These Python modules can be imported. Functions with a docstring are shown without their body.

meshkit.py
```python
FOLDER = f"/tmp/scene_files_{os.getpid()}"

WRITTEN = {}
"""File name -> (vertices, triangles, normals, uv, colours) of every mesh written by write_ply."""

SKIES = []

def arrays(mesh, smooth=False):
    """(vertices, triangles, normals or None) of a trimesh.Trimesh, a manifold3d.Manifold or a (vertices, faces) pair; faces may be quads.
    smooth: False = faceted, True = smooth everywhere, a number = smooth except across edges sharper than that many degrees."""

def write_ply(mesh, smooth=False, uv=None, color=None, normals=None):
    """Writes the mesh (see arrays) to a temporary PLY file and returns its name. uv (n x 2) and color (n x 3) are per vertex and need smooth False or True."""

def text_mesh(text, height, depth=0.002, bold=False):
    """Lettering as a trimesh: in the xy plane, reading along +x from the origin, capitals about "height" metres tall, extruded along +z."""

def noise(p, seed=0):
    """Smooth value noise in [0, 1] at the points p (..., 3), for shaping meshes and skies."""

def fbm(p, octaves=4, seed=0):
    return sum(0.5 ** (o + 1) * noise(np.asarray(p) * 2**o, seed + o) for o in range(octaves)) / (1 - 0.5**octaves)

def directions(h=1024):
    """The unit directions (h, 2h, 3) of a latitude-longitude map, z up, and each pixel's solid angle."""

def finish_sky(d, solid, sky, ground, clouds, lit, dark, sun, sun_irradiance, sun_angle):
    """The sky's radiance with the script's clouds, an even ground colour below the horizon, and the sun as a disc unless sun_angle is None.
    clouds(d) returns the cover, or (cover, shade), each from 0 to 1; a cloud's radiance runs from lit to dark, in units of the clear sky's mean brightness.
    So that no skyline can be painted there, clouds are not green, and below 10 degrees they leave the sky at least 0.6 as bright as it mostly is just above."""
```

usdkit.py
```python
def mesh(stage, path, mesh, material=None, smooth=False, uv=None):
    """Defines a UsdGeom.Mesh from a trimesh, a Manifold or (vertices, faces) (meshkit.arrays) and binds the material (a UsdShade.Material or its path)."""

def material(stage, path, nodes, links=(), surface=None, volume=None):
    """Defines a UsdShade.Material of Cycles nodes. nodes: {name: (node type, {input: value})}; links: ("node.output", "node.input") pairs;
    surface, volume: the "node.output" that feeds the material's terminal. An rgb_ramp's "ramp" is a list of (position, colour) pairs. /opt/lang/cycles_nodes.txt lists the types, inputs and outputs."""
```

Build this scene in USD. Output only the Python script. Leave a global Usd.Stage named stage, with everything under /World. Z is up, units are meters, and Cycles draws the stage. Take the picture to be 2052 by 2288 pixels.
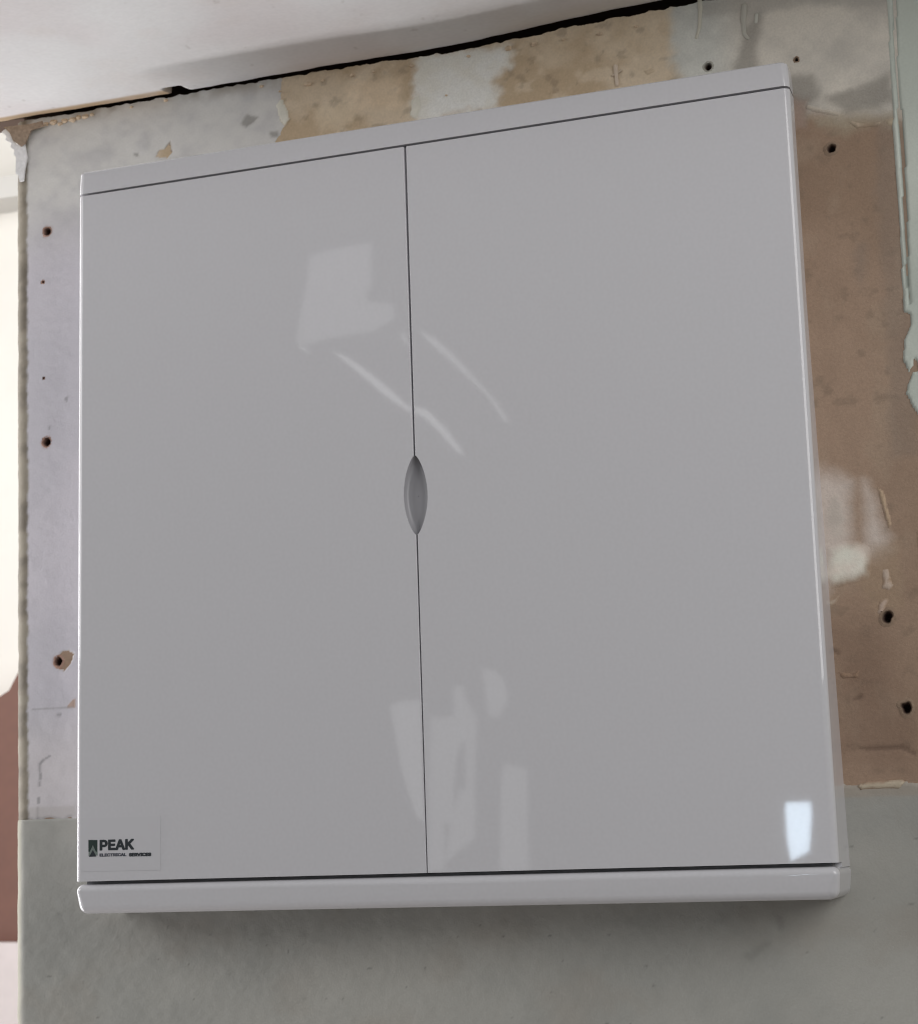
import math
import numpy as np, trimesh, manifold3d as m3, usdkit, meshkit
from PIL import Image, ImageDraw
from scipy.ndimage import distance_transform_edt, map_coordinates
from shapely.geometry import Polygon, Point, box as sbox
from shapely import affinity
from pxr import Usd, UsdGeom, UsdLux, UsdShade, Gf, Sdf, Vt

stage = Usd.Stage.CreateInMemory()
UsdGeom.SetStageUpAxis(stage, UsdGeom.Tokens.z)
UsdGeom.SetStageMetersPerUnit(stage, 1.0)
stage.SetDefaultPrim(UsdGeom.Xform.Define(stage, '/World').GetPrim())
UsdGeom.Scope.Define(stage, '/World/Looks')

# ------------------------------------------------------------------ camera
RM = np.array([[0.94610858, 0.322431, -0.03027869],
               [-0.08370464, 0.15314816, -0.9846518],
               [-0.31284514, 0.93412199, 0.17188376]])      # rows: right, down, forward
CP = np.array([0.39982164, -1.11703119, -0.21737705])
F, CU, CV = 4200.0, 1026.0, 1144.0
cam = UsdGeom.Camera.Define(stage, '/World/camera')
m = np.eye(4); m[0, :3] = RM[0]; m[1, :3] = -RM[1]; m[2, :3] = -RM[2]; m[3, :3] = CP
cam.AddTransformOp().Set(Gf.Matrix4d(*m.ravel().tolist()))
cam.CreateFocalLengthAttr(50.0)
cam.CreateHorizontalApertureAttr(50.0 * 2052 / F)
cam.CreateVerticalApertureAttr(50.0 * 2288 / F)
cam.CreateClippingRangeAttr(Gf.Vec2f(0.01, 100))
cam.CreateFocusDistanceAttr(1.08)
cam.CreateFStopAttr(16.0)
cam.CreateExposureAttr(0.38)


def pix(u, v, y):
    d = RM.T @ np.array([(u - CU) / F, (v - CV) / F, 1.0])
    return CP + (y - CP[1]) / d[1] * d


def refl(u, v, y):
    """where the ray through a point of the cabinet's glossy front lands in the room after its reflection"""
    p = pix(u, v, 0.0); d = p - CP
    return p + (y - p[1]) / (-d[1]) * d * np.array([1, -1, 1])


# ------------------------------------------------------------------ light
def lin(r, g, b):
    c = np.array([r, g, b]) / 255.0
    return np.where(c <= 0.04045, c / 12.92, ((c + 0.055) / 1.055) ** 2.4)


dome = UsdLux.DomeLight.Define(stage, '/World/room_ambient')
dm = usdkit.material(stage, '/World/Looks/ambient', {'b': ('background_shader', {'color': (0.97, 0.98, 1.0), 'strength': 0.17})}, surface='b.background')
UsdShade.MaterialBindingAPI.Apply(dome.GetPrim()).Bind(dm)
dome.GetPrim().SetCustomDataByKey('kind', 'structure')


def rect_light(name, pos, target, w, h, radiance, color):
    l = UsdLux.RectLight.Define(stage, '/World/' + name)
    pos, target = np.array(pos, float), np.array(target, float)
    z = pos - target; z /= np.linalg.norm(z)
    x = np.cross([0, 0, 1.0], z)
    x = np.array([1.0, 0, 0]) if np.linalg.norm(x) < 1e-4 else x / np.linalg.norm(x)
    y = np.cross(z, x)
    t = np.eye(4); t[0, :3] = x; t[1, :3] = y; t[2, :3] = z; t[3, :3] = pos
    l.AddTransformOp().Set(Gf.Matrix4d(*t.ravel().tolist()))
    l.CreateWidthAttr(w); l.CreateHeightAttr(h)
    l.CreateIntensityAttr(radiance); l.CreateColorAttr(Gf.Vec3f(*color))
    return l


rect_light('key_window_light', (1.40, -0.95, 0.48), (0.05, 0.0, 0.1), 1.0, 1.0, 3.3, (1.0, 0.99, 0.975))
rect_light('side_window_light', (-1.55, -0.95, 0.52), (0.0, 0.0, 0.12), 0.9, 0.9, 3.2, (1.0, 0.99, 0.99))
rect_light('left_window_light', (-1.25, -0.005, -0.5), (0.0, -0.005, -0.05), 0.11, 1.5, 20.0, (1.0, 0.975, 0.985))
rect_light('far_window_light', (-1.35, 0.52, 0.0), (0.0, 0.52, 0.0), 0.8, 1.8, 2.0, (0.97, 0.985, 1.0))
rect_light('far_room_light', (-1.9, 0.35, 0.7), (-1.25, 1.2, -0.1), 0.9, 0.9, 2.7, (1.0, 0.96, 0.89))


# ------------------------------------------------------------------ helpers
names = {}


def numbered(parent, name):
    k = (parent, name); names[k] = names.get(k, -1) + 1
    return f'{parent}/{name}' + (f'_{names[k]:03d}' if names[k] else '')


def tag(prim, label=None, cat=None, group=None, kind=None):
    for k, v in (('label', label), ('category', cat), ('group', group), ('kind', kind)):
        if v: prim.SetCustomDataByKey(k, v)
    return prim


def thing(name, label, cat, **kw):
    return tag(UsdGeom.Xform.Define(stage, numbered('/World', name)).GetPrim(), label, cat, **kw)


def obj(name, mesh, mat, parent=None, smooth=30, col=None):
    path = numbered(str(parent.GetPath()) if parent else '/World', name)
    g = usdkit.mesh(stage, path, mesh, mat, smooth=smooth)
    if col is not None:
        UsdGeom.PrimvarsAPI(g).CreatePrimvar('Col', Sdf.ValueTypeNames.Color3fArray, 'vertex').Set(Vt.Vec3fArray.FromNumpy(np.asarray(col, np.float32)))
    return g.GetPrim()


def bx(x0, x1, y0, y1, z0, z1):
    b = trimesh.creation.box((x1 - x0, y1 - y0, z1 - z0))
    b.apply_translation(((x0 + x1) / 2, (y0 + y1) / 2, (z0 + z1) / 2))
    return b


def hull_spheres(pts, n=24):
    return m3.Manifold.batch_hull([m3.Manifold.sphere(r, n).translate((x, y, z)) for x, y, z, r in pts])


def poly_xz(poly, y0, y1):
    """extrude a polygon given in (x, z) from y0 (front) to y1 (back)"""
    out = []
    for g in getattr(poly, 'geoms', [poly]):
        e = trimesh.creation.extrude_polygon(g, y1 - y0, engine='earcut')
        v = e.vertices.copy()
        e.vertices = np.stack([v[:, 0], y0 + v[:, 2], v[:, 1]], 1)
        e.invert()
        out.append(e)
    return trimesh.util.concatenate(out)


def mat_plain(name, color, rough=0.5, spec=0.5, grain=0.0, scale=400, bump=0.0, coat=0.0, wav=0.0):
    n = {'p': ('principled_bsdf', {'base_color': tuple(color), 'roughness': rough, 'specular_ior_level': spec, 'coat_weight': coat, 'coat_roughness': 0.03})}
    l = []
    if grain or bump or wav:
        n['g'] = ('geometry', {})
        n['n'] = ('noise_texture', {'scale': scale, 'detail': 4.0, 'roughness': 0.6})
        l += [('g.position', 'n.vector')]
    if grain:
        a, b = 1 - grain, 1 + grain
        n['r'] = ('rgb_ramp', {'ramp': [(0.3, tuple(np.array(color) * a)), (0.7, tuple(np.array(color) * b))]})
        l += [('n.fac', 'r.fac'), ('r.color', 'p.base_color')]
    if bump:
        n['b'] = ('bump', {'strength': bump, 'distance': 0.001})
        l += [('n.fac', 'b.height'), ('b.normal', 'p.normal')]
    if wav:
        n['w'] = ('noise_texture', {'scale': 9.0, 'detail': 1.0})
        n['b'] = ('bump', {'strength': 1.0, 'distance': wav})
        l += [('g.position', 'w.vector'), ('w.fac', 'b.height'), ('b.normal', 'p.normal')]
    return usdkit.material(stage, '/World/Looks/' + name, n, l, surface='p.BSDF')


def mat_vcol(name, rough=0.85, grain=0.10, scale=700, bump=0.35, spec=0.25):
    n = {'a': ('attribute', {'attribute': 'Col'}), 'g': ('geometry', {}),
         'n': ('noise_texture', {'scale': scale, 'detail': 5.0, 'roughness': 0.65}),
         'r': ('rgb_ramp', {'ramp': [(0.25, (1 - grain,) * 3), (0.75, (1 + grain,) * 3)]}),
         'm': ('vector_math', {'math_type': 'multiply'}),
         'b': ('bump', {'strength': bump, 'distance': 0.0008}),
         'p': ('principled_bsdf', {'roughness': rough, 'specular_ior_level': spec})}
    l = [('g.position', 'n.vector'), ('n.fac', 'r.fac'), ('a.color', 'm.vector1'), ('r.color', 'm.vector2'), ('m.vector', 'p.base_color'),
         ('n.fac', 'b.height'), ('b.normal', 'p.normal')]
    return usdkit.material(stage, '/World/Looks/' + name, n, l, surface='p.BSDF')


def mat_emit(name, color, strength):
    return usdkit.material(stage, '/World/Looks/' + name, {'e': ('emission', {'color': tuple(color), 'strength': strength})}, surface='e.emission')


M_WHITE = mat_plain('white_plastic', (0.607, 0.601, 0.624), 0.03, 0.5, grain=0.022, scale=420, wav=0.00008)
M_CASE = mat_plain('case_shadow_grey', (0.25, 0.25, 0.26), 0.5)
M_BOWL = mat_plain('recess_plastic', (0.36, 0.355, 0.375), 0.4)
M_WALL = mat_vcol('wall_face')
M_PAINT = mat_vcol('wall_paint', rough=0.6, grain=0.05, bump=0.18)
M_FILL = mat_vcol('filler', rough=0.95, grain=0.06, bump=0.4)
M_CEIL = mat_vcol('ceiling_paint', rough=0.8, grain=0.04, scale=300, bump=0.15)
M_CORE = mat_plain('gypsum_core', (0.40, 0.36, 0.30), 0.95, grain=0.15)
M_DARK = mat_plain('old_timber', (0.12, 0.075, 0.055), 0.9)
M_INK = mat_plain('ink', (0.018, 0.024, 0.030), 0.35)
M_INKG = mat_plain('green_ink', (0.014, 0.032, 0.026), 0.35)
M_INKL = mat_plain('faded_ink', (0.045, 0.052, 0.070), 0.4)
M_PALEINK = mat_plain('pale_green_ink', (0.17, 0.21, 0.19), 0.4)
M_FILM = mat_plain('clear_film', (0.598, 0.593, 0.616), 0.05)

# ------------------------------------------------------------------ wall
D = 0.055                                        # the cabinet's front stands this far off the wall
S = 1.12747                                      # view units -> photograph units
ST = 0.0012
GX = np.arange(-0.337, 0.372, ST); GZ = np.arange(-0.382, 0.334, ST)
NX, NZ = len(GX), len(GZ)


def on_wall(pts, s=S):
    return [(lambda q: (q[0], q[2]))(pix(x * s, y * s, D)) for x, y in pts]


def raster(polys):
    k = 2
    im = Image.new('L', (NX * k, NZ * k)); dr = ImageDraw.Draw(im)
    for p in polys:
        dr.polygon([((x - GX[0]) / ST * k, (z - GZ[0]) / ST * k) for x, z in p], fill=255)
    a = np.asarray(im) > 127
    d = (distance_transform_edt(a) - distance_transform_edt(~a)) * ST / k
    return d[::k, ::k]                           # indexed [z, x]


def sdf_view(*polys):
    return raster([on_wall(p) for p in polys])


XX, ZZ = np.meshgrid(GX, GZ)
P3 = np.stack([XX, 0 * XX, ZZ], -1)


def nz(scale, octv=4, seed=0, sx=1, sz=1):
    return meshkit.fbm(P3 * np.array([scale * sx, 1, scale * sz]) + 17.3 * seed + 100, octv, seed)


def sm(x, a, b):
    t = np.clip((x - a) / (b - a), 0, 1)
    return t * t * (3 - 2 * t)


def mixc(a, b, t):
    return a + (b - a) * t[..., None]


N_lo, N_mid, N_hi = nz(14, 4, 1), nz(60, 4, 2), nz(220, 3, 3)
ILL = 0.52                                       # irradiance over pi that the tones below were judged against


def tone(r, g, b, k=1.0):
    return np.minimum(lin(r, g, b) / ILL * k, 0.85)


# outline of the wall: ragged left arris and ragged top
edge_x = -0.3315 - 0.0119 * ZZ / 1.0 + 0.0016 * (nz(45, 3, 5)[:, :1] - 0.5)
top_z = 0.3255 + 0.0040 * (nz(210, 4, 6)[-1:, :] - 0.5) + 0.003 * sm(XX, 0.02, 0.19) - 0.002 * np.exp(-((XX - 0.01) / 0.06) ** 2)
WX = np.maximum(XX, edge_x); WZ = np.minimum(ZZ, top_z)

relief = 0.0011 * (N_lo - 0.5) + 0.0006 * (N_mid - 0.5) + 0.00022 * (N_hi - 0.5)
from_edge = WX - edge_x
arris = 0.0028 * (1 - np.clip(from_edge / 0.0075, 0, 1)) ** 2 * (0.6 + 0.8 * N_mid)
relief = relief - arris

# screw and plug holes: view x, y, radius m, rim tone
HOLES = [(94, 459, 0.0030, 0, 0), (93, 876, 0.0033, 0, 1), (116, 1311, 0.0032, 0, 0), (1648, 294, 0.0030, 1, 0), (1404, 132, 0.0026, 2, 0),
         (1759, 1223, 0.0037, 1, 1), (1797, 1403, 0.0036, 1, 1), (1579, 118, 0.0012, 1, 0),
         (86, 559, 0.0009, 0, 0), (87, 749, 0.0007, 0, 0)]
hole_field = np.full(XX.shape, 1.0)
hole_xz = []
for k, (hx, hy, r, tn, rag) in enumerate(HOLES):
    (cx, cz), = on_wall([(hx, hy)])
    hole_xz.append((cx, cz))
    hole_field = np.minimum(hole_field, np.hypot(XX - cx, ZZ - cz) - r)

behind = (np.abs(XX) < 0.236) & (np.abs(ZZ) < 0.24)   # covered by the cabinet's box


def sheet(name, parent, h, keep, col, mat, label=None):
    """a height field over the wall face: cells with any kept corner, vertices coloured"""
    kc = keep[:-1, :-1] | keep[1:, :-1] | keep[:-1, 1:] | keep[1:, 1:]
    hm = hole_field > 0
    kc &= (hm[:-1, :-1] & hm[1:, :-1] & hm[:-1, 1:] & hm[1:, 1:])
    b = behind
    kc &= ~(b[:-1, :-1] & b[1:, :-1] & b[:-1, 1:] & b[1:, 1:])
    kc &= (XX[:-1, 1:] > edge_x[:-1, :-1]) & (ZZ[:-1, :-1] < np.broadcast_to(top_z, XX.shape)[:-1, :-1])
    j, i = np.nonzero(kc)
    a, b_, c, d = j * NX + i, j * NX + i + 1, (j + 1) * NX + i + 1, (j + 1) * NX + i
    f = np.vstack([np.stack([a, b_, c], 1), np.stack([a, c, d], 1)])
    used = np.unique(f); remap = np.zeros(NX * NZ, int); remap[used] = np.arange(len(used))
    v = np.stack([WX, D - h, WZ], -1).reshape(-1, 3)[used]
    o = obj(name, (v, remap[f]), mat, parent, smooth=True, col=np.clip(np.broadcast_to(col, XX.shape + (3,)).reshape(-1, 3)[used], 0.005, 0.9))
    if label: o.SetCustomDataByKey('label', label)
    return o


wall = thing('wall', 'stripped plasterboard wall with patchy brown paper, filler and old grey green paint behind the cabinet', 'wall')

# --- bare board: brown paper in which filler and old paint are smeared
brown = mixc(tone(116, 98, 83), tone(128, 109, 94), sm(N_lo, 0.3, 0.7))
streak = nz(40, 3, 8, sx=1.6, sz=0.18)
brown = brown * (0.90 + 0.22 * streak)[..., None]
up = sm(ZZ, 0.262, 0.275) * sm(-XX, -0.21, -0.19)                       # the strip above the cabinet is a warmer, lighter paper
ochre = mixc(tone(146, 130, 108), tone(160, 147, 128), sm(nz(40, 4, 9), 0.35, 0.65))
col = mixc(brown, ochre, up)
edge_n = 0.010 * (N_mid - 0.5) + 0.004 * (N_hi - 0.5)
grey_l = mixc(tone(184, 182, 174), tone(172, 170, 162), sm(N_mid, 0.3, 0.7))
blot = sm(nz(75, 5, 31), 0.52, 0.66)
col = mixc(col, tone(168, 156, 138), 0.55 * blot * up)
col = mixc(col, tone(132, 117, 102), 0.35 * sm(nz(50, 5, 32, sz=0.5), 0.52, 0.68) * (1 - up))
col = mixc(col, tone(96, 84, 72), 0.35 * sm(nz(130, 4, 33), 0.62, 0.74))
# plaster smears on the top band
s1 = sdf_view([(836, 110), (1010, 90), (1010, 130), (975, 160), (990, 185), (985, 215), (830, 245), (822, 180)]) + edge_n
col = mixc(col, grey_l, sm(s1 + 0.8 * edge_n, -0.006, 0.005))
s1b = sdf_view([(690, 165), (800, 150), (795, 210), (700, 215)]) + 1.6 * edge_n
col = mixc(col, tone(176, 160, 138), 0.55 * sm(s1b, -0.006, 0.006))
s1c = sdf_view([(620, 215), (700, 200), (700, 240), (640, 250)]) + 2 * edge_n
col = mixc(col, tone(178, 166, 146), 0.45 * sm(s1c, -0.006, 0.006))
s2 = sdf_view([(1340, -40), (1790, -60), (1790, 235), (1700, 235), (1600, 225), (1560, 180), (1380, 200), (1345, 150), (1330, 80)]) + 1.3 * edge_n
pale_r = mixc(tone(164, 159, 150), tone(146, 142, 135), sm(nz(35, 4, 11), 0.35, 0.7))
pale_l = mixc(tone(160, 160, 154), tone(146, 146, 141), sm(N_mid, 0.3, 0.7))
pale_r = mixc(pale_l, pale_r, sm(XX, 0.19, 0.22))
col = mixc(col, pale_r, sm(s2, -0.008, 0.006))
s3 = sdf_view([(1480, 60), (1510, 20), (1495, 140), (1455, 150)], [(1555, 150), (1610, 150), (1625, 185), (1600, 205), (1600, 240), (1565, 190)], [(1640, 190), (1760, 150), (1770, 200), (1680, 225)]) + 0.7 * edge_n
col = mixc(col, tone(104, 100, 94), 0.65 * sm(s3, -0.005, 0.004))
s4 = sdf_view([(1400, 0), (1760, -60), (1760, 10), (1560, 14), (1500, 30), (1400, 30)]) + edge_n
col = mixc(col, tone(130, 127, 121), 0.6 * sm(s4, -0.004, 0.004))
s5 = sdf_view([(1600, 225), (1780, 225), (1780, 255), (1690, 262), (1600, 240)]) + 1.6 * edge_n
col = mixc(col, tone(128, 118, 102), 0.7 * sm(s5, -0.005, 0.005))
s6 = sdf_view([(1560, 190), (1598, 200), (1600, 250), (1566, 256)]) + edge_n
col = mixc(col, tone(128, 112, 102), 0.8 * sm(s6, -0.004, 0.003))
s7 = sdf_view([(1735, 240), (1800, 240), (1815, 900), (1775, 900)], [(1700, 480), (1716, 480), (1712, 560), (1702, 560)]) + edge_n
col = mixc(col, tone(110, 98, 88), 0.5 * sm(s7, -0.006, 0.004))
# chalky haze round the filler at the right of the cabinet
s8 = sdf_view([(1605, 920), (1690, 950), (1694, 1080), (1640, 1180), (1612, 1180)], [(1712, 950), (1745, 1000), (1765, 1090), (1735, 1110), (1705, 1090)]) + 1.1 * edge_n
s8 = np.minimum(s8, -sdf_view([(1692, 940), (1710, 940), (1714, 1090), (1696, 1090)]) + 0.4 * edge_n)
col = mixc(col, tone(166, 157, 150), 0.85 * sm(s8, -0.007, 0.010))
s9 = sdf_view([(1735, 1085), (1780, 1075), (1790, 1200), (1750, 1225), (1700, 1160)]) + edge_n
col = mixc(col, tone(128, 110, 92), 0.6 * sm(s9, -0.004, 0.004))
s10 = sdf_view([(1640, 1240), (1660, 1320), (1650, 1500), (1830, 1560), (1830, 1440), (1740, 1250)]) + 2 * edge_n
col = mixc(col, tone(98, 80, 68), 0.55 * sm(s10, -0.02, 0.02))
cr = sdf_view([(1705, 1481), (1790, 1476), (1815, 1490), (1815, 1494), (1785, 1482), (1720, 1488)], [(1647, 1283), (1664, 1293), (1662, 1296), (1645, 1288)], [(1694, 1385), (1708, 1375), (1706, 1386)])
col = mixc(col, tone(70, 56, 48), 0.45 * sm(cr, -0.0018, 0.0006))
relief_b = relief - 0.0006 * sm(cr, -0.002, 0.0005) + 0.0004 * sm(s2, -0.004, 0.004) * (0.4 + N_mid) + 0.0004 * sm(s1, -0.003, 0.003)
sheet('plasterboard', wall, relief_b, np.ones(XX.shape, bool), col, M_WALL)

# --- the layers that lie on it
def layer(name, s, thick, edge, col, mat, label=None, base=None):
    h = (relief_b if base is None else base) + thick * np.clip(s / edge, -1, 1)
    return sheet(name, wall, h, s > -edge, col, mat, label)


a = sdf_view([(30, 215), (200, 190), (400, 165), (560, 130), (552, 200), (575, 235), (548, 275), (540, 300), (250, 340), (250, 1700), (140, 1640), (145, 1618), (55, 1622), (30, 1625)]) + 0.7 * edge_n
lil = mixc(tone(160, 157, 162), tone(152, 150, 155), sm(N_lo, 0.35, 0.65))
lil = mixc(lil, mixc(tone(162, 161, 158), tone(150, 149, 148), sm(N_mid, 0.4, 0.75)), sm(ZZ, 0.20, 0.275))
lil = mixc(lil, tone(154, 150, 146), sm(-ZZ, 0.10, 0.16) * 0.4)
lil = mixc(lil, mixc(tone(114, 108, 97), tone(84, 78, 69), sm(N_mid, 0.35, 0.7)), 1 - sm(from_edge + 0.003 * (N_hi - 0.5), 0.0085, 0.0110))
tornw = sdf_view([(1000, 20), (1001, 20), (1001, 21)])
gouge = sdf_view([(480, 245), (492, 228), (512, 232), (505, 240), (490, 250)], [(538, 262), (552, 258), (552, 268), (540, 270)], [(266, 305), (275, 302), (276, 310)]) + 0.4 * edge_n
lil = mixc(lil, tone(112, 110, 106), 0.75 * sm(gouge, -0.002, 0.0015))
chip = sdf_view([(310, 310), (318, 296), (330, 293), (337, 283), (341, 300), (332, 311)]) + 0.15 * edge_n
lil = mixc(lil, tone(150, 132, 110), sm(chip, -0.001, 0.0006))
chipd = sdf_view([(329, 293), (338, 281), (341, 302), (334, 306)]) 
lil = mixc(lil, tone(104, 90, 78), 0.8 * sm(chipd, -0.0014, 0.0006))
chip2 = sdf_view([(112, 1306), (124, 1292), (138, 1288), (146, 1296), (140, 1316), (128, 1328), (114, 1324)]) + 0.1 * edge_n
lil = mixc(lil, tone(150, 137, 122), sm(chip2, -0.001, 0.0006))
chip3 = sdf_view([(136, 1402), (142, 1390), (150, 1384), (150, 1402)])
lil = mixc(lil, tone(140, 122, 112), sm(chip3, -0.001, 0.0006))
mk = sdf_view([(64, 1404), (100, 1403), (148, 1400), (148, 1402), (100, 1405.5), (64, 1405.5)]) 
lil = mixc(lil, tone(118, 116, 118), 0.55 * sm(mk, -0.0009, 0.0003))
mk2 = sdf_view([(79, 1512), (84, 1505), (100, 1496), (101, 1498), (86, 1508), (82, 1516), (82, 1545), (79, 1545)], [(78, 1548), (81, 1548), (81, 1556), (78, 1556)],
               [(77, 1580), (79, 1580), (79, 1590), (77, 1590)], [(75, 1600), (78, 1600), (77, 1622), (74, 1622)], [(114, 1414), (122, 1413), (122, 1417), (114, 1417)], [(130, 790), (136, 785), (134, 795)], [(96, 846), (102, 844), (100, 850)])
lil = mixc(lil, tone(96, 94, 96), 0.6 * sm(mk2, -0.0012, 0.0004))
band = sdf_view([(60, 1600), (150, 1595), (150, 1618), (60, 1622)])
lil = mixc(lil, tone(142, 138, 136), 0.6 * sm(band, -0.002, 0.002))
top_grime = sm(np.broadcast_to(top_z, XX.shape) - ZZ, 0.012, 0.0) * sm(N_mid, 0.4, 0.65)
lil = mixc(lil, tone(120, 112, 100), 0.6 * top_grime)
hz_holes = np.zeros(XX.shape)
for k, ((cx, cz), (hx, hy, r, tn, rag)) in enumerate(zip(hole_xz, HOLES)):
    if r > 0.002:
        hz_holes = np.maximum(hz_holes, sm(np.hypot(XX - cx, ZZ - cz) + 0.004 * (N_hi - 0.5), r * 1.7, r * 1.05))
lil = mixc(lil, tone(120, 92, 80), 0.45 * hz_holes)
relief_l = relief_b - 0.0007 * sm(np.maximum(chip, chip2), -0.001, 0.0008) - 0.0004 * sm(gouge, -0.001, 0.001)
layer('pale_paint_layer', a, 0.0005, 0.0012, lil, M_PAINT, 'pale lilac grey old paint along the left and top left of the wall', base=relief_l)

sage = mixc(tone(130, 129, 124), tone(121, 121, 117), sm(N_lo, 0.3, 0.7))
sage = mixc(sage, tone(120, 114, 106), 0.35 * sm(nz(26, 4, 14), 0.5, 0.75))
spots = nz(260, 2, 15)
sage = mixc(sage, tone(84, 84, 80), 0.55 * sm(spots, 0.80, 0.88))
scuff = sdf_view([(1540, 1815), (1552, 1812), (1556, 1835), (1548, 1842)], [(1475, 1895), (1520, 1865), (1530, 1868), (1490, 1905)], [(520, 1850), (538, 1846), (540, 1853)], [(600, 2090 * 0.887), (606, 1848), (606, 1854)], [(1655, 1730), (1664, 1724), (1668, 1745), (1660, 1750)])
sage = mixc(sage, tone(90, 90, 85), 0.28 * sm(scuff + 0.3 * edge_n, -0.003, 0.002))
sage = mixc(sage, tone(126, 119, 110), 0.8 * sm(sdf_view([(1640, 1540), (1840, 1540), (1840, 1576), (1640, 1580)]) + 0.3 * edge_n, -0.002, 0.002))
sage = mixc(sage, tone(128, 126, 114), 1 - sm(from_edge, 0.002, 0.006))
sg = sdf_view([(20, 1626), (55, 1624), (158, 1619), (158, 1580), (1640, 1550), (1700, 1558), (1720, 1550), (1790, 1548), (1840, 1556), (1900, 1556), (1900, 2300), (-40, 2300)]) + 0.12 * edge_n
layer('grey_green_paint_layer', sg, 0.0011, 0.0010, sage, M_PAINT, 'grey green painted plaster across the bottom of the wall', base=relief)

gp = mixc(tone(156, 160, 153), tone(144, 149, 142), sm(N_lo, 0.3, 0.7))
gr = sdf_view([(1757, -60), (1900, -60), (1900, 800), (1826, 800), (1822, 716), (1812, 707), (1810, 722), (1803, 734), (1792, 712), (1795, 670), (1808, 640), (1806, 622), (1793, 616), (1790, 560), (1785, 440), (1782, 400), (1773, 270), (1767, 130)],
              [(1804, 755), (1812, 735), (1830, 735), (1830, 830), (1815, 810), (1798, 778)]) + 0.12 * edge_n
groove = sdf_view([(1770, -60), (1776, -60), (1780, 130), (1794, 300), (1799, 420), (1803, 560), (1808, 600), (1805, 600), (1798, 560), (1792, 420), (1787, 300), (1776, 130)])
gp = mixc(gp, tone(92, 96, 90), 0.8 * sm(groove + 0.15 * edge_n, -0.0012, 0.0008))
relief_g = relief - 0.0011 * sm(groove, -0.001, 0.001)
layer('green_grey_paint_layer', gr, 0.0010, 0.0009, gp, M_PAINT, 'green grey paint with a ragged torn edge at the right', base=relief_g)


def filler(poly, thick, tn, edge=0.002, name='filler_patch', amp=0.3, label=None):
    s = sdf_view(poly) + amp * edge_n
    layer(name, s, thick, edge, mixc(col, mixc(tone(*tn), tone(*tn, k=0.9), sm(N_mid, 0.35, 0.7)), sm(s + 0.4 * edge_n, 0.0, edge)), M_FILL, label)


filler([(1640, 1085), (1665, 1072), (1700, 1070), (1724, 1085), (1730, 1120), (1724, 1145), (1700, 1155), (1650, 1168), (1634, 1140)], 0.0012, (186, 177, 167), 0.0075, label='large pale lobe of filler beside the cabinet')
filler([(1634, 1000), (1660, 975), (1676, 1000), (1688, 1060), (1660, 1082), (1634, 1070)], 0.0004, (158, 150, 142), 0.007, amp=1.2)
filler([(1752, 1130), (1760, 1128), (1770, 1158), (1764, 1168), (1750, 1166)], 0.0008, (152, 138, 126), amp=0.15)
filler([(1744, 1190), (1762, 1182), (1758, 1200), (1750, 1218), (1742, 1212)], 0.0008, (150, 134, 122), amp=0.15)
filler([(1640, 1190), (1668, 1176), (1660, 1196), (1642, 1206)], 0.0006, (146, 134, 120), amp=0.15)
filler([(1642, 1272), (1656, 1274), (1658, 1283), (1643, 1284)], 0.0006, (140, 124, 112), amp=0.1)
filler([(1818, 1050), (1822, 1090), (1830, 1150), (1842, 1150), (1842, 1040)], 0.0005, (124, 108, 90), amp=0.3)
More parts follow.
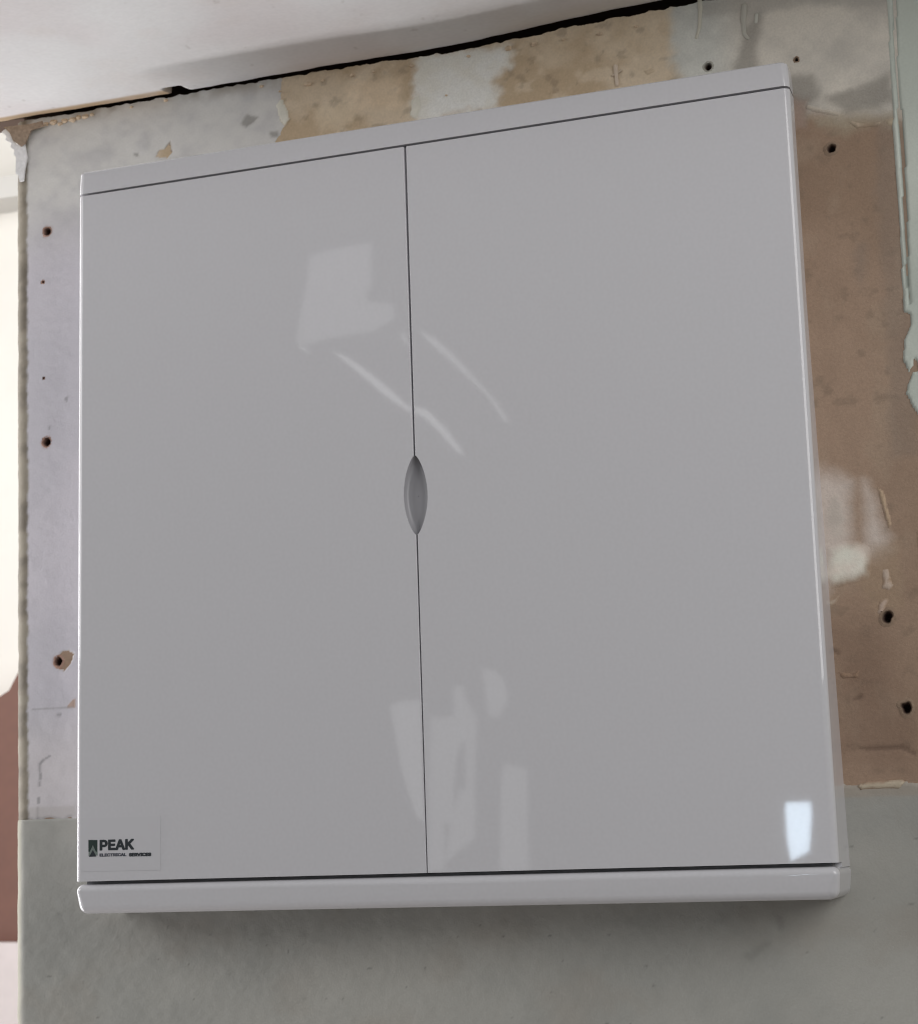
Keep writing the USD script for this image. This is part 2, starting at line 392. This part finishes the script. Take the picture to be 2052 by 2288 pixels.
filler([(1700, 1556), (1718, 1548), (1788, 1543), (1796, 1547), (1786, 1562), (1708, 1566)], 0.0018, (148, 138, 122), 0.001, 'torn_paper_flap', 0.08, 'pale torn paper flap at the lower right')
for pts, tn in (([(1600, 205), (1630, 214), (1668, 222), (1664, 230), (1622, 224), (1598, 214)], (152, 144, 132)),
                ([(1680, 238), (1722, 243), (1748, 240), (1742, 251), (1700, 252)], (146, 132, 116)),
                ([(1742, 965), (1752, 972), (1760, 1000), (1768, 1040), (1762, 1044), (1750, 1005)], (146, 128, 108)),
                ([(1664, 1330), (1690, 1336), (1704, 1330), (1700, 1341), (1672, 1344)], (118, 98, 82)),
                ([(548, 205), (560, 196), (568, 214), (578, 236), (566, 252), (556, 240)], (172, 170, 160)),
                ([(818, 196), (830, 190), (834, 214), (826, 236), (816, 228)], (176, 174, 164)),
                ([(1180, 178), (1204, 172), (1212, 178), (1190, 186)], (160, 146, 126)),
                ([(1278, 140), (1292, 134), (1300, 140), (1286, 148)], (158, 144, 124))):
    filler(pts, 0.0009, tn, 0.0012, 'paper_scrap', 0.25)
filler([(1756, 236), (1780, 232), (1782, 244), (1762, 247)], 0.0005, (146, 134, 116))

# --- the holes themselves: torn rim and dark bore
RIM = {0: tone(134, 108, 96), 1: tone(112, 96, 82), 2: tone(132, 130, 122)}
for k, ((cx, cz), (hx, hy, r, tn, rag)) in enumerate(zip(hole_xz, HOLES)):
    rng = np.random.default_rng(70 + k)
    n = 28; th = np.arange(n) * 2 * np.pi / n
    wob = 1 + (0.28 if rag else 0.12) * np.sum([rng.normal() * np.cos(q * th + rng.uniform(0, 6.3)) / q for q in (2, 3, 4, 5)], 0)
    pr = [(1.45 * r + 0.0017, 0.0009, 0), (1.12 * r + 0.0003, -0.0006, 0), (0.92 * r, 0.0002, 1), (0.72 * r, 0.003, 2), (0.5 * r, 0.008, 2), (0.0002, 0.010, 2)]
    v, c = [], []
    for rr, dy, t in pr:
        w_ = wob if rr > 0.0003 else np.ones(n)
        v.append(np.stack([cx + rr * w_ * np.cos(th), np.full(n, D + dy) - (0 if t else 0.0004 * rng.random(n)), cz + rr * w_ * np.sin(th)], 1))
        c.append(np.tile([RIM[tn], RIM[tn] * 0.6, np.array([0.09, 0.055, 0.045])][t], (n, 1)))
    f = []
    for q in range(len(pr) - 1):
        for i in range(n):
            a0, a1, b0, b1 = q * n + i, q * n + (i + 1) % n, (q + 1) * n + i, (q + 1) * n + (i + 1) % n
            f += [[a0, a1, b1], [a0, b1, b0]]
    obj('screw_hole', (np.vstack(v), np.array(f)), M_WALL, wall, smooth=True, col=np.vstack(c))

# --- drips, crumbs and torn edge along the top of the wall
def drip(pts, r, tn, name='paint_drip'):
    b = m3.Manifold()
    q = [np.array([*on_wall([p])[0]]) for p in pts]
    for i in range(len(q) - 1):
        rr = [r * (1 if j == 0 else 1.0) for j in (0, 1)]
        h_ = m3.Manifold.batch_hull([m3.Manifold.sphere(r * s_, 12).scale((1, 0.6, 1)).translate((p[0], D - 0.0006, p[1])) for p, s_ in ((q[i], 1.0 - 0.15 * i), (q[i + 1], 0.9 - 0.15 * i))])
        b = b + h_
    obj(name, b, mat_plain(f'drip_{names.get("drip", 0)}_{int(pts[0][0])}', tone(*tn), 0.6), wall, smooth=60)


drip([(1386, -20), (1389, 20), (1387, 55), (1381, 75)], 0.0016, (150, 147, 136))
drip([(1476, 12), (1474, 40), (1476, 68), (1483, 76)], 0.0019, (138, 136, 128))
drip([(1500, 30), (1499, 44)], 0.0012, (150, 150, 142))
drip([(1221, 132), (1222, 146), (1224, 168)], 0.0016, (158, 146, 132))
drip([(1215, 150), (1232, 140)], 0.0009, (150, 138, 122))
rng = np.random.default_rng(5)
crumbs = [(92, 247, 2.0), (108, 243, 2.6), (121, 246, 1.8), (130, 240, 2.4), (146, 238, 2.8), (157, 234, 2.2), (170, 232, 2.4), (184, 228, 1.6), (612, 167, 2.2), (1008, 97, 2.2), (886, 190, 0.9), (556, 182, 1.0), (520, 172, 1.5), (640, 160, 1.2), (700, 150, 1.6), (742, 143, 1.1), (818, 131, 1.5), (930, 112, 1.3), (1060, 88, 1.7), (1118, 79, 1.2), (1190, 68, 1.5), (1262, 53, 1.2), (330, 200, 1.4), (262, 213, 1.2)]
M_CRUMB = mat_plain('plaster_crumb', tone(158, 142, 122), 0.95, grain=0.2)
for cx_, cy_, r in crumbs:
    (x, z), = on_wall([(cx_, cy_)])
    c = trimesh.creation.icosphere(subdivisions=1, radius=r * 0.001)
    c.vertices *= 0.7 + 0.5 * rng.random((len(c.vertices), 1)); c.vertices *= np.array([1.2, 0.7, 0.8])
    c.apply_translation((x, D - 0.0012, z)); obj('plaster_crumb', c, M_CRUMB, wall, smooth=False)
# torn paper standing off the top left corner
M_TORN = mat_plain('torn_paper', tone(196, 188, 178), 0.9, grain=0.08)
def torn(pts, y0, y1, mat=M_TORN, name='torn_paper_edge'):
    pl = Polygon([(p[0], p[2]) for p in (pix(x * S, y * S, (y0 + y1) / 2) for x, y in pts)]).buffer(0)
    obj(name, poly_xz(pl, y0, y1), mat, wall, smooth=False)
torn([(4, 262), (12, 256), (20, 262), (26, 278), (34, 288), (44, 282), (50, 286), (54, 312), (49, 338), (47, 358), (40, 360), (38, 348), (32, 344), (33, 312), (28, 306), (30, 298), (22, 292), (24, 284), (12, 278), (14, 270)], D - 0.003, D - 0.0012)
torn([(8, 252), (60, 246), (84, 240), (86, 250), (62, 258), (50, 284), (42, 290), (28, 280), (20, 264)], D - 0.0045, D - 0.0032, mat_plain('grimy_plaster', tone(120, 106, 92), 0.95, grain=0.25))
# the thickness of the wall behind its face
obj('board_core', bx(-0.3285, 1.2, D + 0.016, D + 0.085, -1.3, 0.322), M_CORE, wall, smooth=False)
side = [bx(0.3708, 1.2, D + 0.0008, D + 0.016, -1.3, 0.322), bx(-0.3285, 0.3708, D + 0.0008, D + 0.016, -1.3, -0.3818)]
obj('plain_plaster', trimesh.util.concatenate(side), mat_plain('plain_sage', tone(116, 118, 110), 0.8, grain=0.06), wall, smooth=False)
obj('end_strip', bx(-0.3275, -0.3255, D + 0.006, D + 0.0165, -0.3818, 0.322), M_CORE, wall, smooth=False)

# ------------------------------------------------------------------ ceiling board that has come away from the wall
cxs = np.linspace(-0.9, 1.2, 1050)
sd = np.concatenate([np.linspace(0, 0.02, 26), np.linspace(0.0215, 0.075, 34), np.linspace(0.078, 0.20, 50)])   # distance from the edge
CX, SD = np.meshgrid(cxs, sd)
Q3 = np.stack([CX, SD, 0 * CX], -1)
nC = meshkit.fbm(Q3 * 12 + 50, 4, 21); nE = meshkit.fbm(Q3 * np.array([70, 60, 1]) + 9, 4, 22)
zw = 0.3255 + 0.003 * sm(CX, 0.02, 0.19) - 0.002 * np.exp(-((CX - 0.01) / 0.06) ** 2)
gap = 0.0016 + 0.0042 * sm(CX, -0.21, -0.05) + 0.0036 * sm(CX, -0.05, 0.16)
right = sm(CX, -0.207, -0.196)
lift = 0.0030 * (1 - right) + (0.0030 + 0.0040 * sm(CX, -0.12, 0.2)) * right
reach = 0.017 * (1 - right) + (0.017 + 0.017 * sm(CX, -0.15, 0.15)) * right
t = np.clip(1 - SD / reach, 0, 1)
prof = np.where(right > 0.5, t ** 1.6, t ** 1.3)
CZ = zw - 0.0012 + lift * prof + 0.0012 * (nC - 0.5) + 0.0008 * (nE - 0.5) * np.exp(-SD / 0.02)
hole_c = sm(np.abs(CX + 0.196), 0.0075, 0.0045) * sm(SD, 0.017, 0.010)
CZ = CZ + 0.020 * hole_c
CY = D - 0.003 - SD
cc = mixc(tone(185, 181, 180), tone(173, 170, 170), sm(nC, 0.3, 0.7)) 
cc = mixc(cc, tone(140, 122, 100), (1 - right) * sm(SD + 0.004 * (nE - 0.5), 0.015, 0.008))
cc = mixc(cc, np.array([0.03, 0.022, 0.018]), hole_c)
cc = mixc(cc, tone(168, 162, 158), 0.25 * sm(meshkit.fbm(Q3 * 30 + 3, 4, 25), 0.55, 0.8))
cc = mixc(cc, tone(120, 114, 108), 0.25 * sm(meshkit.fbm(Q3 * np.array([150, 70, 1]) + 7, 3, 26), 0.82, 0.88))
ny, nx = CX.shape
ii = np.arange(nx * ny).reshape(ny, nx)
f = np.vstack([np.stack([ii[:-1, :-1], ii[1:, 1:], ii[:-1, 1:]], -1).reshape(-1, 3), np.stack([ii[:-1, :-1], ii[1:, :-1], ii[1:, 1:]], -1).reshape(-1, 3)])
o = obj('ceiling', (np.stack([CX, CY, CZ], -1).reshape(-1, 3), f), M_CEIL, None, smooth=True, col=np.clip(cc.reshape(-1, 3), 0.01, 0.9))
tag(o, kind='structure')
o = obj('ceiling_void', trimesh.util.concatenate([bx(-0.40, -0.3302, D + 0.001, D + 0.02, 0.3290, 0.40), bx(-0.33, 1.6, D + 0.0005, D + 0.12, 0.352, 0.40), bx(-0.3301, -0.3282, D + 0.0025, D + 0.13, 0.3225, 0.405), bx(-0.33, 1.6, D + 0.09, D + 0.12, 0.30, 0.3515), bx(-0.9, 1.2, D - 0.203, D - 0.003, 0.352, 0.36)]), M_DARK, None, smooth=False)
tag(o, kind='structure')

o = obj('floor', bx(-4.0, 4.0, -5.0, 1.2, -1.42, -1.32), mat_plain('dark_floor', (0.26, 0.235, 0.21), 0.7, grain=0.1, scale=20), None, smooth=False)
tag(o, kind='structure')

# ------------------------------------------------------------------ the bright room seen past the wall's left edge
YB = 1.25
o = obj('back_wall', bx(-4.0, 0.2, YB, YB + 0.1, -1.6, 1.6), mat_plain('far_white_wall', (0.80, 0.77, 0.72), 0.8, grain=0.03, scale=6), None, smooth=False); tag(o, kind='structure')


def far(pts, y0, y1):
    return poly_xz(Polygon([(q[0], q[2]) for q in (pix(u, v, y0) for u, v in pts)]), y0, y1)


o = obj('cornice', bx(-3.0, 0.1, YB - 0.06, YB + 0.001, pix(20, 440, YB - 0.06)[2], pix(20, 392, YB - 0.06)[2]), mat_plain('cornice_paint', (0.62, 0.60, 0.57), 0.7), None, smooth=False)
tag(o, 'pale cornice strip across the bright far wall beyond the wall\'s left edge', 'cornice')
o = obj('brown_panel', far([(-420, 1640), (-60, 1590), (0, 1556), (20, 1543), (44, 1496), (90, 1440), (90, 2104), (-420, 2104)], YB - 0.05, YB - 0.002), mat_plain('brown_board', (0.145, 0.056, 0.036), 0.6, grain=0.08, scale=40), None, smooth=False)
tag(o, 'red brown board with slanted top seen past the left edge of the wall', 'panel')
o = obj('pale_board', far([(-420, 2107), (90, 2107), (90, 2600), (-420, 2600)], YB - 0.08, YB - 0.002), mat_plain('pale_pink_board', (0.62, 0.55, 0.54), 0.7, grain=0.04, scale=30), None, smooth=False)
tag(o, 'pale pinkish board below the red brown board at bottom left', 'board')

# ------------------------------------------------------------------ the cabinet
cab = thing('wall_cabinet', 'white two-door electrical cabinet with oval finger recess and small logo, fixed to the stripped wall', 'cabinet')
HB = 0.2355                                      # door half height
ZT, ZB = 0.2378, -0.2378
XM0, XM1 = pix(905, 340, 0)[0], pix(954, 1930, 0)[0]
OX = 0.2505


def top_at(x): return 0.2375 + 0.0 * x


# rear box
obj('case', poly_xz(Polygon([(-0.2500, -0.2400), (0.2500, -0.2400), (0.2440, 0.2530), (-0.2440, 0.2530)]), 0.0180, D + 0.010), M_WHITE, cab, smooth=False)
obj('inner_frame', bx(-0.246, 0.246, 0.0085, 0.0196, -0.2495, 0.2495), M_CASE, cab, smooth=False)
# panels above and below the doors
r1 = 0.0045


def vcyl(x, y, r, z0, z1):
    return m3.Manifold.cylinder(z1 - z0, r, r, 40).translate((x, y, z0))


tp = m3.Manifold.batch_hull([vcyl(sx * (OX - 0.0045), yy, 0.0045, 0.2388, 0.2440) for sx in (-1, 1) for yy in (0.0045, 0.017)]
                            + [vcyl(sx * (OX - 0.0052), yy, 0.0045, 0.2440, 0.2538) for sx in (-1, 1) for yy in (0.0045, 0.017)]
                            + [vcyl(sx * (OX - 0.0054), yy, 0.0033, 0.2540, 0.2549) for sx in (-1, 1) for yy in (0.0045, 0.017)])
tp = tp.trim_by_plane((0, 0, 1), 0.2388)
obj('top_panel', tp, M_WHITE, cab)
bp = hull_spheres([(sx * (OX - 0.0045), yy, -0.2435, 0.0045) for sx in (-1, 1) for yy in (0.0045, D)]
                  + [(sx * (OX - 0.0070), yy, -0.2520, 0.0060) for sx in (-1, 1) for yy in (0.0067, D)], 40)
bp = bp.trim_by_plane((0, 0, -1), 0.2382)
obj('bottom_panel', bp, M_WHITE, cab)


# doors: outer edge rounded, inner edge crisp, the finger notch cut where they meet
lens_c = pix(929, 1106, 0); lz = abs(pix(929, 1016, 0)[2] - pix(929, 1196, 0)[2]) / 2
lw = abs(pix(957, 1106, 0)[0] - pix(903, 1106, 0)[0]) / 2
tt = np.linspace(-1, 1, 49)
prof_l = lw * np.cos(tt * np.pi / 2) ** 0.66


def lens(k=1.0, e=0.0):
    return Polygon(np.vstack([np.stack([lens_c[0] + prof_l * k + e, lens_c[2] + tt * (lz * k + e)], 1), np.stack([lens_c[0] - prof_l * k - e, lens_c[2] + tt * (lz * k + e)], 1)[::-1]])).buffer(0)


def to_manifold(tm):
    return m3.Manifold(m3.Mesh(np.asarray(tm.vertices, np.float32), np.asarray(tm.faces, np.uint32)))


notch = to_manifold(poly_xz(lens(), -0.01, 0.03))


def door(sx):
    r = 0.0045; ri = 0.0005
    zt, zb = 0.2372, -0.2369
    g0, g1 = (0.00085, 0.00030)
    pts = []
    rad = m3.CrossSection.circle(r, 48)
    def cyl(x, y, r_, z0, z1):
        return m3.Manifold.cylinder(z1 - z0, r_, r_, 40).translate((x, y, z0))
    parts = [cyl(sx * (OX - r), r, r, zb, zt), cyl(sx * (OX - 0.0005), 0.0185, 0.0005, zb, zt)]
    # slightly leaning meeting edge: two thin discs at different x
    for z, xm, g in ((zt, XM0, g0), (zb, XM1, g1)):
        for yy in (ri, 0.0180):
            parts.append(m3.Manifold.cylinder(0.0004, ri, ri, 12).translate((xm + sx * (g + ri), yy, z - 0.0004 if z > 0 else z)))
    return m3.Manifold.batch_hull(parts) - notch


obj('door', door(-1), M_WHITE, cab, smooth=30)
obj('door', door(1), M_WHITE, cab, smooth=30)
# grey strips that close the slit between the doors, above and below the recess
for z0, z1, x0, x1 in ((lens_c[2] + lz, 0.2370, lens_c[0] + (XM0 - lens_c[0]) * 0.15, XM0), (-0.2360, lens_c[2] - lz, XM1, lens_c[0])):
    obj('closing_strip', poly_xz(Polygon([(x0 - 0.0022, z0), (x0 + 0.0022, z0), (x1 + 0.0022, z1), (x1 - 0.0022, z1)] if z0 > 0 else [(x0 - 0.0022, z0), (x0 + 0.0022, z0), (x1 + 0.0022, z1), (x1 - 0.0022, z1)]), 0.0022, 0.006), M_BOWL, cab, smooth=False)
# recess bowl
ring = np.array(lens().exterior.coords)[:-1]
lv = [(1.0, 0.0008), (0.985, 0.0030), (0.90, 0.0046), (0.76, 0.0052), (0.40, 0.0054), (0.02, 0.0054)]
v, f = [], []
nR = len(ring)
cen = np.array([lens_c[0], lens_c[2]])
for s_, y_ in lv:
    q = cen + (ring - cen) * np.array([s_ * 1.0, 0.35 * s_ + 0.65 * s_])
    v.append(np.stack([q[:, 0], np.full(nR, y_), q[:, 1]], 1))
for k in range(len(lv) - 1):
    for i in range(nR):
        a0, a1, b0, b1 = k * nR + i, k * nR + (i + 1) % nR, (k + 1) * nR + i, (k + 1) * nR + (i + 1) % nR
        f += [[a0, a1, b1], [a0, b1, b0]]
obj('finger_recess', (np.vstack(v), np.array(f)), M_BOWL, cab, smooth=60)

# the maker's label in the bottom left corner
def rect_px(u0, v0, u1, v1, y0, y1):
    return poly_xz(Polygon([(q[0], q[2]) for q in (pix(u, v, 0) for u, v in ((u0, v0), (u1, v0 - 0.02 * (u1 - u0)), (u1, v1 - 0.02 * (u1 - u0)), (u0, v1)))]), y0, y1)


def px_poly(pts, y0, y1):
    """pts in the enlarged-label units (8.273 per photograph pixel from 160, 1820)"""
    return poly_xz(Polygon([(q[0], q[2]) for q in (pix(160 + x / 8.273, 1820 + y / 8.273, 0) for x, y in pts)]), y0, y1)


st = obj('label_sticker', rect_px(181, 1828, 359, 1948, -0.00018, 0.0002), M_FILM, cab, smooth=False)
st.SetCustomDataByKey('label', 'clear label film with a small dark logo')
obj('emblem', px_poly([(315, 472), (480, 472), (480, 690), (450, 690), (397, 565), (345, 690), (315, 700)], -0.00030, -0.00017), M_INKG, st, smooth=False)
obj('emblem_chevron', px_poly([(318, 770), (318, 705), (350, 690), (397, 575), (445, 690), (484, 690), (484, 760), (455, 760), (397, 655), (335, 770)], -0.00028, -0.00016), M_PALEINK, st, smooth=False)
obj('emblem_peak', px_poly([(325, 785), (397, 655), (462, 778)], -0.00030, -0.00017), M_INK, st, smooth=False)
from shapely import union_all
t0 = meshkit.text_mesh('PEAK', 0.0075, 0.00014, bold=True)
tp2 = union_all([Polygon(t0.triangles[i][:, :2]) for i in np.nonzero(t0.face_normals[:, 2] > 0.9)[0]]).buffer(0.00035, join_style=2)
tx = trimesh.util.concatenate([trimesh.creation.extrude_polygon(g, 0.00014, engine='earcut') for g in getattr(tp2, 'geoms', [tp2])])
b0 = tx.bounds
q0, q1, qt = pix(160 + 522 / 8.273, 1820 + 672 / 8.273, 0), pix(160 + 1158 / 8.273, 1820 + 655 / 8.273, 0), pix(160 + 525 / 8.273, 1820 + 470 / 8.273, 0)
vv = tx.vertices.copy()
sx_, sz_ = (q1[0] - q0[0]) / (b0[1, 0] - b0[0, 0]), (qt[2] - q0[2]) / (b0[1, 1] - b0[0, 1])
tx.vertices = np.stack([q0[0] + (vv[:, 0] - b0[0, 0]) * sx_, -0.00030 + (b0[1, 2] - vv[:, 2]), q0[2] + (vv[:, 1] - b0[0, 1]) * sz_], 1)
obj('lettering', tx, M_INK, st, smooth=False)
def line_text(word, x0, x1, y0, y1, grow):
    t0 = meshkit.text_mesh(word, 0.0075, 0.00013, bold=True)
    shp = union_all([Polygon(t0.triangles[i][:, :2]) for i in np.nonzero(t0.face_normals[:, 2] > 0.9)[0]]).buffer(grow)
    t = trimesh.util.concatenate([trimesh.creation.extrude_polygon(g, 0.00013, engine='earcut') for g in getattr(shp, 'geoms', [shp])])
    b, v = t.bounds, t.vertices.copy()
    a0, a1, a2 = (pix(160 + x / 8.273, 1820 + y / 8.273, 0) for x, y in ((x0, y1), (x1, y1 - 0.02 * (x1 - x0)), (x0, y0)))
    fx, fz = (v[:, 0] - b[0, 0]) / (b[1, 0] - b[0, 0]), (v[:, 1] - b[0, 1]) / (b[1, 1] - b[0, 1])
    t.vertices = np.stack([a0[0] + fx * (a1[0] - a0[0]), -0.00030 + (b[1, 2] - v[:, 2]), a0[2] + fx * (a1[2] - a0[2]) + fz * (a2[2] - a0[2])], 1)
    return t


obj('small_print', line_text('ELECTRICAL', 520, 1018, 722, 782, 0.00045), M_INKL, st, smooth=False)
obj('small_print', line_text('SERVICES', 1062, 1478, 712, 780, 0.0007), M_INK, st, smooth=False)

# ------------------------------------------------------------------ lit things of the room that the glossy doors mirror
def mirrored(name, pts_px, y, color, strength, label, cat, scale=None):
    if scale: pts_px = [(scale[0] + x / scale[2], scale[1] + yy / scale[2]) for x, yy in pts_px]
    pl = Polygon([(q[0], q[2]) for q in (refl(u, v, y) for u, v in pts_px)]).buffer(0)
    o = obj(name, poly_xz(pl, y - 0.004, y), mat_emit(f'{name}_light_{len(names)}', color, strength), None, smooth=False)
    return tag(o, label, cat)


Z3, Z4 = (600, 500, 2.705), (800, 1400, 3.382)
mirrored('window_pane', [(1757, 1797), (1762, 1794), (1814, 1792), (1816, 1830), (1811, 1902), (1770, 1923), (1762, 1880)]  , -1.6, (0.70, 0.85, 1.0), 12.0, 'small bright window pane open to the sky across the room', 'window')
mirrored('lit_blind', [(250, 200), (430, 150), (625, 120), (625, 370), (585, 410), (610, 470), (750, 470), (765, 560), (640, 645), (350, 690), (235, 730), (180, 700), (190, 590), (240, 380)]  , -1.6, (0.97, 0.97, 1.0), 1.0, 'pale window blind lit from behind across the room', 'blind', Z3)
mirrored('curved_lamp', [(385, 760), (470, 800), (600, 890), (740, 1000), (850, 1100), (950, 1120), (1060, 1230), (1180, 1390), (1150, 1390), (1040, 1270), (940, 1165), (845, 1130), (700, 1030), (560, 910), (450, 820)]  , -1.6, (0.97, 0.98, 1.0), 2.2, 'long curved strip lamp across the room', 'lamp', Z3)
mirrored('curved_lamp', [(905, 640), (1000, 690), (1140, 820), (1240, 930), (1330, 1020), (1400, 1110), (1460, 1210), (1430, 1195), (1320, 1035), (1220, 945), (1100, 835), (990, 740)]  , -1.6, (0.97, 0.98, 1.0), 2.9, 'shorter curved strip lamp across the room', 'lamp', Z3)
mirrored('curved_lamp', [(800, 658), (822, 655), (850, 730), (835, 730)]  , -1.6, (0.97, 0.98, 1.0), 1.2, 'stub of curved strip lamp across the room', 'lamp', Z3)
mirrored('curved_lamp', [(178, 690), (190, 690), (205, 740), (250, 770), (250, 782), (195, 755)]  , -1.6, (0.97, 0.98, 1.0), 1.6, 'small hooked lamp end across the room', 'lamp', Z3)
clab = ['tapering left fold of net curtain', 'broad stepped middle fold of net curtain', 'narrow brightest fold of net curtain', 'short upper fold of net curtain', 'straight right fold of net curtain']
for pts, k in (([(255, 600), (330, 565), (480, 565), (500, 1480), (440, 1430), (330, 1090), (285, 800)], 0.55),
               ([(550, 680), (720, 680), (725, 450), (790, 450), (800, 540), (880, 690), (880, 830), (790, 850), (740, 960), (700, 1480), (640, 1500), (640, 1850), (530, 1850), (540, 1000)], 0.55),
               ([(800, 830), (880, 830), (875, 1600), (800, 1660), (650, 1780), (690, 1500), (760, 1240), (815, 1230)], 1.0),
               ([(930, 315), (1010, 330), (1090, 400), (1125, 540), (1050, 680), (980, 680)], 0.6),
               ([(1100, 1040), (1200, 1060), (1270, 1080), (1285, 1850), (1070, 1850), (1080, 1200)], 0.45)):
    mirrored('net_curtain', pts, -1.6 - 0.01 * len(clab), (0.97, 0.98, 1.0), 2.1 * k, clab.pop(0) + ' across the room', 'curtain', Z4).SetCustomDataByKey('group', 'folds of net curtain across the room')
